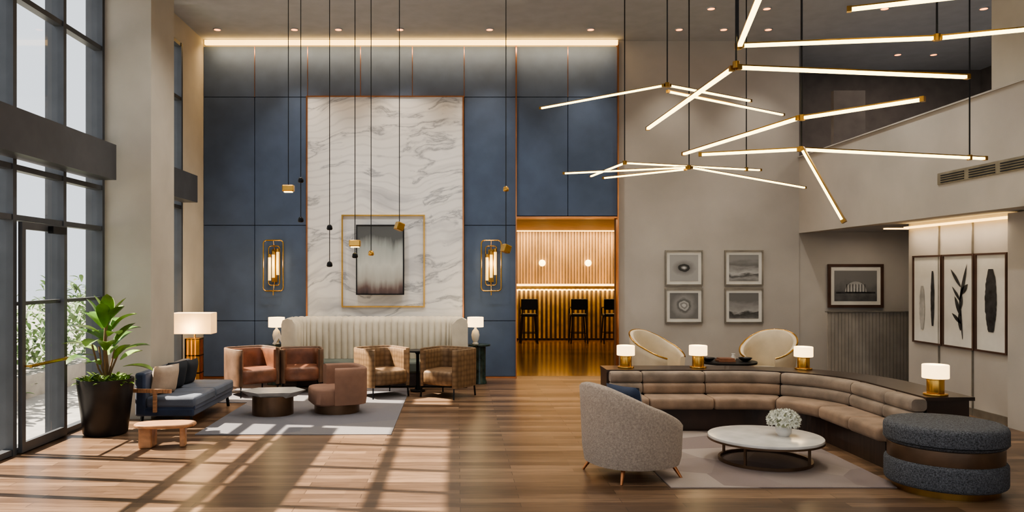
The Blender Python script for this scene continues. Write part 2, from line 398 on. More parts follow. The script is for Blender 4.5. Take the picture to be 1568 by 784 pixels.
# behind camera: unseen glazed wall, added to let in soft frontal sky light
L=[(x-.04,x+.04,-3.2,-3.1,0,5.2) for x in (-4.65,-2.3,0,2.3,4.6,6.9)]+[(-4.65,6.9,-3.2,-3.1,z-.04,z+.04) for z in (.04,2.6,5.16)]
g=group('unseen_fill_window'); boxes('frame',L,alu,g); mesh('glass',[(-4.65,-3.15,0),(6.9,-3.15,0),(6.9,-3.15,5.2),(-4.65,-3.15,5.2)],[(0,1,2,3)],glass,g)
bx('wall_front',-4.85,11.2,-3.3,-3.1,5.2,CZ,wall_l)
# right side: mezzanine parapet, lower wall
bx('wall_mezzanine_parapet',6.3,6.5,-3.2,14.72,2.66,4.05,wall_m)
bx('trim_parapet_cap',6.27,6.53,-3.2,14.72,4.05,4.07,wall_m)
bx('ceiling_under_mezzanine',6.5,11.2,-3.2,16.9,2.68,2.86,ceil_m)
bx('wall_right',6.95,7.15,-3.2,12.3,0,2.68,wall_m)
boxes('trim_1',[(6.925,6.95,y,y+.012,0,2.6) for y in (10.75,11.5)]+[(6.93,6.95,-3,12.3,0,.1)],frame_s)
bx('column_right',6.84,6.95,8.4,9.93,0,2.66,wall_m)
bx('column_mezzanine',6.62,7.1,9.0,9.9,2.86,CZ,wall_l)
boxes('wall_back_recess',[(6.3,11.2,14.74,14.95,0,2.7)],wall_m)
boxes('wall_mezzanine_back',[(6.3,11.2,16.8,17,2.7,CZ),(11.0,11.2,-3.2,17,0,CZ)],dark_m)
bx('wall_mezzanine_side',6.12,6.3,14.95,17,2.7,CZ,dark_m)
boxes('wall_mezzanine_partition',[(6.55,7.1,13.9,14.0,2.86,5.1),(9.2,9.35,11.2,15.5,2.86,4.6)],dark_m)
light('mezzanine_fill_light','AREA',(8.6,13.2,6.1),80,(1,.86,.74),(1.5,4))  # fill added to brighten the dark mezzanine, not an actual fitting
light('mezzanine_fill_light','AREA',(8.6,6,6.1),40,(1,.88,.76),(1.5,4))  # second added mezzanine fill, nearer the camera
# warm cove strip above right wall
bx('trim_cove_right',6.86,6.93,9.95,12.28,2.6,2.63,cove_e)
light('cove_right_light','AREA',(6.75,11.1,2.55),7,(1,.8,.58),(.1,2.2),(0,math.radians(-15),0))
bx('ceiling_linear_light',7.2,8.2,13.4,13.5,2.66,2.68,cove_e)
light('recess_light','AREA',(7.4,13.6,2.6),8,(1,.84,.66),(1.2,.4))
# vent grille
g=group('vent_grille')
bx('plate',6.285,6.3,7.6,10.46,3.07,3.22,frame_s,g)
boxes('slots',[(6.275,6.286,y+.03,y+.5,z,z+.014) for y in (7.6,8.17,8.74,9.31,9.88) for z in (3.085,3.115,3.145,3.175)],seam_m,g)
# fluted screen in recess
g=group('fluted_glass_screen')
boxes('flutes',[(6.45+i*.06,6.45+i*.06+.054,13.9,13.93,.05,1.24) for i in range(29)],M('fluted_screen_grey',(150,145,138),.4,var=.04),g)
boxes('rails',[(6.42,8.22,13.88,13.95,0,.05),(6.42,8.22,13.88,13.95,1.24,1.26)],frame_s,g)
# ---------------------------------------------------------------- downlights
def downlight(x,y,z,glow=True):
    g=group('ceiling_downlight',(x,y,z)); cyl('lens',(0,0,-.012),.055,.01,down_e,g,24); ringlathe('bezel',[(.057,-.018),(.07,-.018),(.074,0),(.057,0)],ceil_m,g,24)
for (x,y,on) in [(-4.2,14.0,0),(-2.85,14.0,1),(-2.08,14.0,0),(-1.0,14.0,1),(.57,14.0,1),(2.34,14.0,1),(3.89,14.0,1),(4.67,14.0,0),(5.45,14.0,1),
              (4.1,12.9,0),(5.0,12.9,1),(6.9,12.9,0),(8.6,15.6,0),(9.3,15.6,1),(8.5,12.9,0)]:
    downlight(x,y,CZ)
    if on: light('downlight_spot','SPOT',(x,y,CZ-.05),95,(1,.88,.74),.05,spot_size=1.4,spot_blend=.8)
for (x,y) in [(-2.5,6),(.8,6),(3.6,6),(-2.5,10),(1.2,10),(3.6,9.2),(4.9,11.3),(.5,12.3),(-2,12.4),(3.2,3),(0,3)]:  # unseen downlights out of frame, added to brighten the interior
    zc=6.0 if (-4.3<x<1.03 and 7.5<y<12.2) else CZ-.02
    downlight(x,y,zc+.02)
    light('downlight_spot','SPOT',(x,y,zc-.04),(120 if y<7 else 170),(1,.95,.88),.06,spot_size=2.3,spot_blend=.9)

# ---------------------------------------------------------------- bar room beyond doorway
bx('wall_bar_back',.5,6.4,24.0,24.2,0,3.3,bardark)
boxes('wall_bar_sides',[(.5,.7,14.95,24.0,0,3.3),(6.2,6.4,14.95,24.0,0,3.3)],barwood)
bx('ceiling_bar',.5,6.4,14.95,24.2,3.2,3.35,M('bar_ceiling_copper',(130,102,72),.5))
g=group('bar_wall_fluting'); boxes('flutes',[(.72+i*.09,.72+i*.09+.074,23.9,24.0,1.5,3.2) for i in range(61)],barwood,g)
g=group('bar_counter')
bx('body',1.0,6.0,23.1,23.6,0,1.5,bardark,g); bx('top',.9,6.1,22.95,23.65,1.5,1.56,bargold,g)
boxes('front_slats',[(1.05+i*.13,1.05+i*.13+.06,23.04,23.1,.06,1.48) for i in range(38)],bargold,g)
bx('led_line',.95,6.05,23.66,23.7,1.56,1.62,cove_e,g)
bx('under_counter_led',1.0,6.0,23.05,23.08,1.44,1.48,cove_e,g)  # glowing strip added under the counter top, above the front slats
for x in (2.53,3.9):
    g=group('globe_wall_light',(x,23.78,2.24)); lathe('globe',[(.1*math.sin(pi*k/12)+.0005,-.1*math.cos(pi*k/12)) for k in range(13)],M('globe_glass',(255,240,210),emis=(255,220,150),es=5),g,24); rod('arm',(0,.05,0),(0,.2,0),.02,brass,g,round_=True)
light('bar_light_1','AREA',(3.3,22.0,3.1),100,(1,.79,.48),(4.5,1),(math.radians(15),0,0))
light('bar_light_2','AREA',(3.0,18,3.1),30,(1,.8,.52),(3,3))
light('bar_backlight','AREA',(3.4,23.5,3.1),40,(1,.74,.42),(5,.2),(math.radians(20),0,0))
light('bar_front_fill','AREA',(3.5,22.9,1.45),40,(1,.76,.38),(5,.06),(math.radians(20),0,0))  # area light added under the counter top to brighten the slats
bx('bar_ceiling_strip',.8,6,23.6,23.7,3.17,3.2,cove_e)
for x in (1.98,3.35,4.25):
    g=group('bar_stool',(x,22.1,0))
    box('seat',(0,0,.78),(.46,.44,.08),black,g,.03)
    box('back_panel',(0,-.2,1.08),(.46,.05,.3),black,g,.02)
    for sx in (-1,1):
        rod('arm',(sx*.22,-.2,1.0),(sx*.22,.18,.98),.03,black,g); rod('arm_post',(sx*.22,.18,.98),(sx*.22,.18,.78),.03,black,g)
        rod('back_post',(sx*.2,-.2,.78),(sx*.2,-.2,1.0),.03,black,g)
        for sy in (-1,1): rod('leg',(sx*.18,sy*.17,.76),(sx*.23,sy*.22,0),.03,black,g)
    boxes('foot_rail',[(-.2,.2,-.215,-.19,.28,.3),(-.2,.2,.19,.215,.28,.3)],black,g)

# ---------------------------------------------------------------- wall decor
g=group('abstract_canvas_painting',(-1.395,14.5,2.165))
box('canvas',(0,0,0),(.83,.06,1.23),canvas_m,g)
boxes('dark_frame',[(-.435,-.415,-.04,.05,-.635,.635),(.415,.435,-.04,.05,-.635,.635),(-.415,.415,-.04,.05,.615,.635),(-.415,.415,-.04,.05,-.635,-.615)],black,g)
boxes('gold_square_frame',[(-.715,-.69,.08,.12,-.865,.825),(.78,.805,.08,.12,-.865,.825),(-.69,.78,.08,.12,.8,.825),(-.69,.78,.08,.12,-.865,-.84)],brass,g)
box('stand_off',(0,.07,0),(.3,.1,.3),black,g)
def rrpts(w,h,r,y=0,k=5):
    return [(x,y,z) for x,z in rrect(-w/2,w/2,-h/2,h/2,r,k)]
for x in (-3.34,.62):
    g=group('wall_sconce',(x,14.65,2.06))
    tube('outer_loop',rrpts(.36,.92,.06,-.13),.012,brass,g,True)
    tube('inner_loop',rrpts(.2,.72,.05,-.06),.01,brass,g,True)
    box('wall_plate',(0,-.012,0),(.1,.024,.6),brass_d,g)
    for k in (-1,0,1):
        rod('glow_tube',(k*.075,-.1-(.02 if k==0 else 0),-.22+.05*k),(k*.075,-.1-(.02 if k==0 else 0),.2+.05*k),.055,tube_e,g,round_=True)
        rod('tube_cap',(k*.075,-.1-(.02 if k==0 else 0),.2+.05*k),(k*.075,-.1-(.02 if k==0 else 0),.26+.05*k),.06,brass,g,round_=True)
    rod('stem',(0,-.13,-.46),(0,-.13,-.54),.02,brass,g,round_=True)
    rod('link_top',(0,-.13,.46),(0,-.01,.28),.015,brass,g,round_=True); rod('link_bottom',(0,-.13,-.46),(0,-.01,-.28),.015,brass,g,round_=True)
    light('sconce_glow','POINT',(x,14.4,2.1),3,(1,.76,.46),.06)
def picture(name,loc,w,h,fr,art,rz=0,mat_w=.06,ft=.025,shapes=()):
    g=group(name,loc,rz)
    boxes('frame',[(-w/2,-w/2+ft,-.035,0,-h/2,h/2),(w/2-ft,w/2,-.035,0,-h/2,h/2),(-w/2+ft,w/2-ft,-.035,0,h/2-ft,h/2),(-w/2+ft,w/2-ft,-.035,0,-h/2,-h/2+ft)],fr,g)
    box('mount',(0,-.008,0),(w-2*ft,.014,h-2*ft),paper,g)
    if art: box('print',(0,-.018,0),(w-2*ft-2*mat_w,.006,h-2*ft-2*mat_w),art,g)
    for (vx,mt) in shapes:
        mesh('printed_motif',[(x,-.024,z) for x,z in vx],[tuple(range(len(vx)))],mt,g)
    return g
lightink=M('ink_light',(170,170,170),.7)
picture('framed_photo',(4.17,14.71,2.02),.69,.65,frame_s,orb1)
picture('framed_photo',(4.17,14.71,1.325),.69,.64,frame_s,orb2)
picture('framed_photo',(5.27,14.71,2.02),.71,.65,frame_s,land1)
picture('framed_photo',(5.27,14.71,1.325),.71,.64,frame_s,land2)
picture('framed_landscape_photo',(7.33,14.72,1.69),1.02,.8,frame_d,bw_d,mat_w=.07,ft=.05,shapes=[([(-.2,-.12)]+[(.2*math.cos(a),-.12+.2*math.sin(a)) for a in [pi-pi*i/12 for i in range(13)]],lightink)]+[([(-.17+i*.055,-.12),(-.17+i*.055+.012,-.12),(-.17+i*.055+.012,.03),(-.17+i*.055,.03)],ink) for i in range(7)]+[([(-.36,-.14),(.36,-.14),(.36,-.11),(-.36,-.11)],ink)])
# triptych on right wall (faces -X)
def blade(x0,z0,z1,w,seed,lean=0):
    """tall ragged feather / bark strip silhouette"""
    random.seed(seed); out=[];n=26
    for i in range(n): t=i/(n-1); out.append((x0+lean*t+w*min(1,(math.sin(pi*(.04+.92*t)))**.45)*(.85+.15*random.random()),z0+(z1-z0)*t))
    for i in range(n): t=1-i/(n-1); out.append((x0+lean*t-w*min(1,(math.sin(pi*(.04+.92*t)))**.45)*(.85+.15*random.random()),z0+(z1-z0)*t))
    return out
def stroke(x0,z0,x1,z1,w):
    d=Vector((x1-x0,z1-z0)).normalized(); n=Vector((-d.y,d.x)); out=[]
    for i in range(7): t=i/6; r=w*math.sin(pi*(.1+.9*t)); out.append((x0+(x1-x0)*t+n.x*r,z0+(z1-z0)*t+n.y*r))
    for i in range(7): t=1-i/6; r=w*math.sin(pi*(.1+.9*t)); out.append((x0+(x1-x0)*t-n.x*r,z0+(z1-z0)*t-n.y*r))
    return out
picture('framed_botanical_print',(6.945,11.78,1.53),.72,1.3,frame_d,None,-pi/2,shapes=[(blade(.14,-.38,.42,.045,2),ink),(blade(-.12,-.45,.2,.07,8),ink_g)])
random.seed(12)
picture('framed_botanical_print',(6.945,11.05,1.53),.7,1.3,frame_d,None,-pi/2,shapes=[(stroke(.1,-.52,.04,.05,.014),ink),(stroke(.04,.0,.2,.52,.03),ink)]+[(stroke(.06,-.4+.1*i,.06+random.uniform(-.26,.2),-.32+.1*i+random.uniform(.05,.22),random.uniform(.02,.045)),ink) for i in range(7)])
picture('framed_botanical_print',(6.945,10.37,1.53),.62,1.3,frame_d,None,-pi/2,shapes=[(blade(0,-.38,.44,.12,6),ink)])

# ---------------------------------------------------------------- right lounge group
bx('rug',1.9,3.95,7.1,9.66,0.001,.010,rug1)
R0=.6; CX,CY=3.48,9.0; SX=1.9; L1=CX-SX; LA=R0*pi/2; YE=7.75; L3=CY-YE; TOT=L1+LA+L3
def pth(s):
    if s<=L1: return (SX+s,CY+R0),(0,1)
    if s<=L1+LA:
        a=pi/2-(s-L1)/R0; return (CX+R0*math.cos(a),CY+R0*math.sin(a)),(math.cos(a),math.sin(a))
    return (CX+R0,CY-(s-L1-LA)),(1,0)
def sweep(name,prof,s0,s1,mat,parent,smooth=True,n=None,pinch=0):
    n=n or max(2,int((s1-s0)/.06)); rings=[]
    cz=sum(p[1] for p in prof)/len(prof); co=sum(p[0] for p in prof)/len(prof)
    S=[s0+(s1-s0)*i/n for i in range(n+1)]
    if pinch: S=[s0,s0+pinch*.4,s0+pinch]+[s for s in S if s0+pinch<s<s1-pinch]+[s1-pinch,s1-pinch*.4,s1]
    for i,s in enumerate(S):
        (x,y),(nx,ny)=pth(s)
        e=min(s-s0,s1-s); k=1
        if pinch and e<pinch: k=1-.16*(1-math.sqrt(max(0,1-(1-e/pinch)**2)))*1.0
        rings.append([(x+nx*(co+(o-co)*k),y+ny*(co+(o-co)*k),cz+(z-cz)*k) for o,z in prof])
    return loft(name,rings,mat,parent,smooth)
g=group('sectional_sofa')
sweep('plinth',[(.1,0),(.54,0),(.54,.27),(.1,.27)],0.02,TOT-.05,darkwood,g,False)
sweep('console_body',[(.56,0),(.98,0),(.98,.655),(.56,.655)],0,TOT-.15,darkwood,g,False)
sweep('console_top',[(.54,.655),(1.02,.655),(1.02,.69),(.54,.69)],-.0,TOT-.12,darkwood,g,False)
cuts=[0.02,.42,1.2,L1+.32,L1+LA-.05,TOT-.62,TOT]
for i in range(len(cuts)-1):
    a,b=cuts[i]+.004,cuts[i+1]-.004
    sweep('seat_cushion',rrect(0,.42,.27,.41,.045),a,b,sofa_b,g,pinch=.04)
    bb=min(b,TOT-.12)
    sweep('lumbar_cushion',rrect(.36,.55,.40,.545,.05),a,bb,sofa_b if i in(1,2) else sofa_a,g,pinch=.04)
    sweep('back_cushion',rrect(.38,.56,.54,.68,.05),a,bb,sofa_a,g,pinch=.04)
def block_lamp(x,y,z,s=1):
    g=group('table_lamp',(x,y,z))
    cyl('foot',(0,0,.01*s),.105*s,.02*s,brass,g,bev=.005)
    cyl('body',(0,0,.085*s),.075*s,.13*s,brass,g,bev=.006)
    cyl('collar',(0,0,.155*s),.085*s,.012*s,brass,g)
    cyl('shade',(0,0,.225*s),.115*s,.13*s,shade_m,g,bev=.008)
    light('lamp_glow','POINT',(x,y,z+.36*s),3,(1,.74,.42),.08)
block_lamp(2.19,10.38,.69); block_lamp(3.13,10.38,.69); block_lamp(4.42,10.2,.69,1.0); block_lamp(4.8,8.02,.69,1.06)

# barrel armchair
g=group('barrel_armchair',(1.66,7.62,0),math.radians(112))
zt=lambda b:.46+.43*(b**.95)
tub('shell',.44,.44,.1,.13,zt,2.3,.5,taupe,g,flare=.06)
seatpad('seat_cushion',.35,.37,.14,.44,2.5,taupe,g,.05,cy=-.02)
pillow('lumbar_pillow',(-.1,.13,.70),(.42,.14,.34),navy,g,(math.radians(-15),0,math.radians(12)))
for sx in (-1,1):
    for sy in (-1,1):
        p=Vector((sx*.26,sy*.26,.15)); q=Vector((sx*.33,sy*.33,0)); o=cyl('leg',(0,0,0),.011,(p-q).length,copper,g,12,.024); o.location=(p+q)/2; o.rotation_euler=(p-q).to_track_quat('Z','Y').to_euler()

# round marble coffee table
g=group('round_coffee_table',(3.12,8.1,.010))
cyl('marble_top',(0,0,.245),.556,.03,marb_top,g,64,bev=.006)
ringlathe('top_rim',[(.54,.215),(.56,.215),(.56,.232),(.54,.232)],bronze,g,64)
ringlathe('floor_ring',[(.43,0),(.455,0),(.455,.03),(.43,.03)],bronze,g,64)
for k in range(4):
    a=pi/4+k*pi/2; box('post',(.443*math.cos(a),.443*math.sin(a),.12),(.022,.022,.2),bronze,g,rot=(0,0,a))
g=group('flower_vase',(3.3,8.08,.270))
lathe('vase',[(.05,0),(.075,.03),(.08,.07),(.06,.1),(.065,.115)],ceramic,g,24)
vs=[];fs=[]
random.seed(3)
for i in range(260):
    u=random.uniform(-.45,1); a=random.uniform(0,2*pi); rr=math.sqrt(1-u*u); kk=random.uniform(.9,1.12)
    c=Vector((rr*math.cos(a)*.145*kk,rr*math.sin(a)*.145*kk,.155+u*.1*kk)); nrm=Vector((rr*math.cos(a),rr*math.sin(a),u)).normalized()
    t=nrm.orthogonal().normalized(); w=nrm.cross(t); s=random.uniform(.02,.036); k=len(vs)
    for j in range(8):
        an=2*pi*j/8; r=s*(1 if j%2 else .5); vs.append(c+(t*math.cos(an)+w*math.sin(an))*r+nrm*(.014 if j%2 else 0))
    vs.append(c-nrm*.014)
    for j in range(8): fs.append((k+8,k+j,k+(j+1)%8))
mesh('blooms',vs,fs,flower_m,g)
lathe('bloom_core',[(.10*math.sin(pi*k/10)+.001,.15-.075*math.cos(pi*k/10)) for k in range(11)],M('bloom_core_green',(170,176,150),.9),g,20)

# drum stool
g=group('drum_stool',(4.33,7.1,0.0))
cyl('plinth',(0,0,.03),.42,.06,brass_d,g,48)
cyl('lower_drum',(0,0,.17),.48,.22,stool_f,g,64,bev=.035)
cyl('belt',(0,0,.34),.455,.14,bronze,g,64,bev=.01)
cyl('cushion_top',(0,0,.50),.485,.19,stool_f,g,64,bev=.05)
ringlathe('piping',[(.48,.435),(.488,.44),(.48,.445)],black,g,64)

# two cream shell chairs + dark table behind sofa
for x,rz in ((3.1,math.radians(42)),(4.8,math.radians(-42))):
    g=group('shell_lounge_chair',(x,12.35,0),rz)
    top=tub('shell',.38,.37,.06,.3,lambda b:.62+.41*b**1.2,2.2,.6,creamd,g,flare=.12)
    tube('gold_rim',top,.012,brass,g)
    seatpad('seat',.31,.31,.32,.46,2.3,creamd,g,.04,cy=-.02)
    for sx in (-1,1):
        for sy in (-1,1): rod('leg',(sx*.2,sy*.2,.33),(sx*.28,sy*.28,0),.025,brass_d,g,round_=True)
g=group('round_dining_table',(3.95,11.7,0))
cyl('top',(0,0,.62),.42,.03,black,g,48); cyl('column',(0,0,.31),.04,.6,black,g); cyl('foot',(0,0,.01),.25,.02,black,g)
g=group('stacked_books',(3.9,11.62,.636))
boxes('books',[(-.12,.12,-.09,.09,0,.025),(-.1,.11,-.08,.08,.026,.05)],leather,g)
for x in (3.66,4.2):
    g=group('serving_bowl',(x,11.65,.636)); lathe('bowl',[(.03,0),(.06,.01),(.1,.05),(.095,.052),(.055,.018),(.01,.012)],black,g,24)
g=group('decor_vase_small',(4.06,11.75,.636)); lathe('vase',[(.03,0),(.04,.03),(.02,.08),(.028,.1)],ceramic,g,20)

# ---------------------------------------------------------------- left lounge group
def prism(name,pts,z0,z1,mat,parent,bev=.006,t=1):
    n=len(pts); return mesh(name,[(x*t,y*t,z0) for x,y in pts]+[(x,y,z1) for x,y in pts],[tuple(reversed(range(n))),tuple(range(n,2*n))]+[(i,(i+1)%n,n+(i+1)%n,n+i) for i in range(n)],mat,parent,bevel=bev)
prism('rug',[(-3.1,9.45),(-.78,9.45),(-.78,13.3),(-3.65,13.3),(-3.65,11.8),(-3.1,11.8)],.001,.010,rug2,None,0)
# channel-tufted banquette
g=group('channel_tufted_banquette',(-1.38,13.98,0))
W=1.44
def U():
    out=[];r=.28;D=.62
    seg=[('l',(-W,-D),(-W,-r)),('a',(-W+r,-r),180,90),('l',(-W+r,0),(W-r,0)),('a',(W-r,-r),90,0),('l',(W,-r),(W,-D))]
    for s in seg:
        if s[0]=='l':
            (x0,y0),(x1,y1)=s[1],s[2]; L=math.hypot(x1-x0,y1-y0); k=max(2,int(L/.012))
            d=((x1-x0)/L,(y1-y0)/L)
            for i in range(k): t=i/k; out.append((x0+(x1-x0)*t,y0+(y1-y0)*t,-d[1],d[0]))
        else:
            cx,cy=s[1]; k=int(r*pi/2/.012)
            for i in range(k): a=math.radians(s[2]+(s[3]-s[2])*i/k); out.append((cx+r*math.cos(a),cy+r*math.sin(a),math.cos(a),math.sin(a)))
    return out
up=U(); rings=[]
for i,(x,y,nx,ny) in enumerate(up):
    ph=(i%9)/9; sc=.04*abs(math.sin(pi*ph))**.6
    def q(o,z): return (x+nx*o,y+ny*o,z)
    fi=.12+sc
    rings.append([q(.12,.12),q(.12,1.06),q(.1,1.13),q(.02,1.16+sc*.3),q(-.06,1.14),q(-fi+.02,1.06),q(-fi+.02,.7),q(-fi+.02,.3),q(-fi+.02,.12)])
loft('channel_back',rings,cream,g)
bx('seat',-1.30,1.30,-.6,-.08,.24,.44,green_s,g,.04)
bx('seat_base',-1.36,1.36,-.56,0,.03,.24,darkwood,g)
boxes('arm_base',[(-1.55,-1.3,-.6,.1,0,.12),(1.3,1.55,-.6,.1,0,.12)],darkwood,g)
def side_table(x,y):
    g=group('marble_side_table',(x,y,0))
    prof=[(.14,0),(.14,.02),(.12,.08),(.12,.64),(.15,.655)]
    lathe('pedestal',prof,green_mar,g,24); cyl('top',(0,0,.67),.2,.03,green_mar,g,40,bev=.005)
side_table(-3.15,13.85); side_table(.38,13.95)
def urn_lamp(x,y,z):
    g=group('urn_table_lamp',(x,y,z))
    lathe('urn',[(.05,0),(.055,.015),(.035,.03),(.06,.09),(.072,.16),(.055,.23),(.02,.27),(.015,.3)],ceramic,g,28)
    cyl('shade',(0,0,.385),.14,.17,shade_m,g,36)
    light('lamp_glow','POINT',(x,y,z+.58),4,(1,.74,.42),.08)
urn_lamp(-3.14,13.9,.685); urn_lamp(.32,13.95,.685)
g=group('triangle_sculpture',(-3.06,13.73,.685))
boxes('base',[(-.06,.06,-.03,.03,0,.01)],black,g)
mesh('triangle_ring',[(x*s,y,.02+ (z*s)) for y in (-.02,.02) for s in (1,.5) for x,z in ((-.11,0),(.11,0),(0,.2))],[(0,1,4,3),(1,2,5,4),(2,0,3,5),(6,9,10,7),(7,10,11,8),(8,11,9,6),(0,6,7,1),(1,7,8,2),(2,8,6,0),(3,4,10,9),(4,5,11,10),(5,3,9,11)],ceramic,g)

def tub_chair(loc,rz,outer,inner,s=1,h=.74,quiltd=False):
    g=group('tub_chair',loc,rz)
    tub('outer_shell',.37*s,.35*s,.035,.17,lambda b:h-.0+.0*b,5,.62,outer,g,seg=56)
    tub('inner_lining',.333*s,.313*s,.03,.2,lambda b:h-.03,5,.66,inner,g,seg=56)
    seatpad('seat',.325*s,.325*s,.2,.42,4.5,inner,g,.04,cy=-.02)
    for sx in (-1,1):
        for sy in (-1,1):
            rod('leg',(sx*.3*s,sy*.28*s,.2),(sx*.31*s,sy*.3*s,0),.02,black,g)
    return g
tub_chair((-3.24,12.62,0.010),math.radians(38),leather_o,leather,1,.74)
tub_chair((-2.53,12.95,0.010),math.radians(14),leather_o,leather,.95,.70)
tub_chair((-1.18,12.5,0.010),math.radians(34),quilt,quilt,1.0,.75)
tub_chair((-.14,12.5,0.0),math.radians(-34),quilt,quilt,1.0,.75)
g=group('round_side_table',(-.64,12.98,.0))
cyl('top',(0,0,.66),.2,.025,black,g,40); lathe('column',[(.12,0.010),(.12,.025),(.05,.04),(.025,.12),(.025,.6),(.06,.65)],black,g,32)

# faceted stone coffee table
g=group('stone_coffee_table',(-2.5,10.85,.010),.2)
prism('faceted_top',[(-.44,.05),(-.2,-.28),(.25,-.3),(.44,-.05),(.3,.27),(-.2,.3)],.235,.32,greystone,g,t=.72)
cyl('drum_base',(0,0,.13),.275,.26,bronze,g,48)
# terracotta low chair
g=group('low_swivel_chair',(-1.66,11.05,.010),math.radians(-68))
cyl('plinth',(0,0,.06),.31,.12,bronze,g,40)
seatpad('seat_block',.34,.37,.12,.35,4,terra,g,.03)
tub('curved_back',.355,.375,.09,.13,lambda b:.63,4.5,1.5,terra,g)

# navy sofa along column
g=group('navy_sofa',(-3.62,10.72,0))
bx('base_rail',-.36,.36,-.82,.88,.14,.24,navy,g,.02)
bx('back',-.37,-.24,-.84,.9,.14,.68,navy,g,.03)
for y0,y1 in ((-.82,0.02),(.03,.88)):
    bx('seat_cushion',-.24,.38,y0,y1,.245,.38,navy_seat,g,.035)
bx('seat_band',-.23,.372,-.81,.87,.22,.28,navy,g,.01)
pillow('pillow_beige',(-.12,-.5,.56),(.42,.17,.38),beige_p,g,(math.radians(12),0,math.radians(65)))
pillow('pillow_charcoal',(-.13,-.1,.56),(.42,.16,.38),black_p,g,(math.radians(12),0,math.radians(75)))
pillow('pillow_charcoal',(-.13,.45,.54),(.40,.14,.36),black_p,g,(math.radians(12),0,math.radians(85)))
rod('wood_arm',(-.36,-.88,.47),(.1,-.88,.46),.045,wood_o,g); rod('wood_arm_post',(-.1,-.88,.46),(-.1,-.88,.2),.04,wood_o,g)
for x in (-.3,.3):
    for y in (-.75,.8): rod('leg',(x,y,.18),(x*1.05,y*1.03,0),.03,black,g)
# wood bench/side table
g=group('curved_wood_side_table',(-3.22,8.82,0),math.radians(8))
seatpad('top',.33,.17,.225,.265,2.6,wood_o,g,.015)
prism('slab_leg',[(-.27,-.09),(-.13,-.1),(-.1,.09),(-.25,.1)],0,.23,wood_o,g,.02,t=1)
prism('slab_leg',[(.16,-.06),(.22,-.05),(.22,.06),(.16,.06)],0,.23,wood_o,g,.015)
# floor lamp
g=group('floor_lamp',(-4.27,13.0,0))
cyl('base',(0,0,.01),.17,.02,brass_d,g)
boxes('pierced_brass_column',[(-.12+i*.06,-.12+i*.06+.035,y,y+.02,.02,.86) for i in range(4) for y in (-.12,.095)]+[(x,x+.02,-.12+i*.06,-.12+i*.06+.035,.02,.86) for i in range(4) for x in (-.12,.095)]+[(-.12,.115,-.12,.115,z,z+.02) for z in (.02,.3,.58,.85)],brass,g)
box('core',(0,0,.44),(.17,.17,.8),M('amber_core',(230,170,80),.4,emis=(255,170,70),es=.5),g)
cyl('neck',(0,0,.9),.015,.1,brass,g)
box('shade',(0,0,1.11),(.64,.3,.34),shade_l,g,.01)
light('floor_lamp_glow','POINT',(-4.27,12.72,1.0),14,(1,.68,.34),.12)
light('floor_lamp_up','POINT',(-4.27,13.0,1.5),8,(1,.7,.38),.1)

# potted plant
g=group('potted_rubber_plant',(-4.2,9.55,0))
lathe('pot',[(.23,0),(.25,.02),(.32,.62),(.32,.66),(.29,.66),(.28,.6)],pot_m,g,40)
cyl('soil',(0,0,.59),.28,.03,soil,g)
vs=[];fs=[]
def leaf(vs,fs,base,az,el,L,Wd,droop):
    n=8;k=len(vs)
    d=Vector((math.cos(az),math.sin(az),0)); side=Vector((-math.sin(az),math.cos(az),0)); p=Vector(base); e=el
    for i in range(n+1):
        t=i/n; w=Wd*math.sin(pi*min(1,t*.92+.06))**.75*(.6+.7*t)*(1 if t<.98 else .15)
        up=Vector((-math.sin(e)*d.x,-math.sin(e)*d.y,math.cos(e)))
        vs+= [p-side*w+up*w*.3, p, p+side*w+up*w*.3]
        p=p+(d*math.cos(e)+Vector((0,0,1))*math.sin(e))*(L/n); e-=droop/n
    for i in range(n):
        for j in range(2): a=k+i*3+j; fs.append((a,a+1,a+4,a+3))
random.seed(21)
V2=[];F2=[]
for i in range(28):
    t=i/27; az=i*2.4; z=.8+.55*t; r=.18*(1-t)+.03
    A,B=(vs,fs) if i%3 else (V2,F2)
    leaf(A,B,(r*math.cos(az),r*math.sin(az),z),az,.45+.65*t**1.3+random.uniform(-.45,.35),random.uniform(.3,.4),random.uniform(.075,.1),random.uniform(.3,1.0))
mesh('leaves',[Vector(v) for v in vs],fs,leafm,g,smooth=True)
for i in range(4): leaf(V2,F2,(.02,.0,1.33),i*1.6+.3,1.05+.1*i,.36,.08,.25)
mesh('young_leaves',V2,F2,leafm2,g,smooth=True)
tube('trunk',[(0,0,.6),(.015,.01,.8),(-.01,0,1.05),(.01,0,1.38)],.02,bark,g)
for i in range(5):
    a=i*1.25; tube('side_stem',[(0.02,0,.6),(.08*math.cos(a),.08*math.sin(a),.78),(.15*math.cos(a),.15*math.sin(a),.95+.04*i)],.011,bark,g)
vs=[];fs=[]
for i in range(240):
    a=random.uniform(0,2*pi); r=.27*math.sqrt(random.random()); leaf(vs,fs,(r*math.cos(a),r*math.sin(a),.6),random.uniform(0,2*pi),random.uniform(.4,1.3),random.uniform(.1,.19),.02,1)
mesh('ground_cover',vs,fs,leafm2,g)

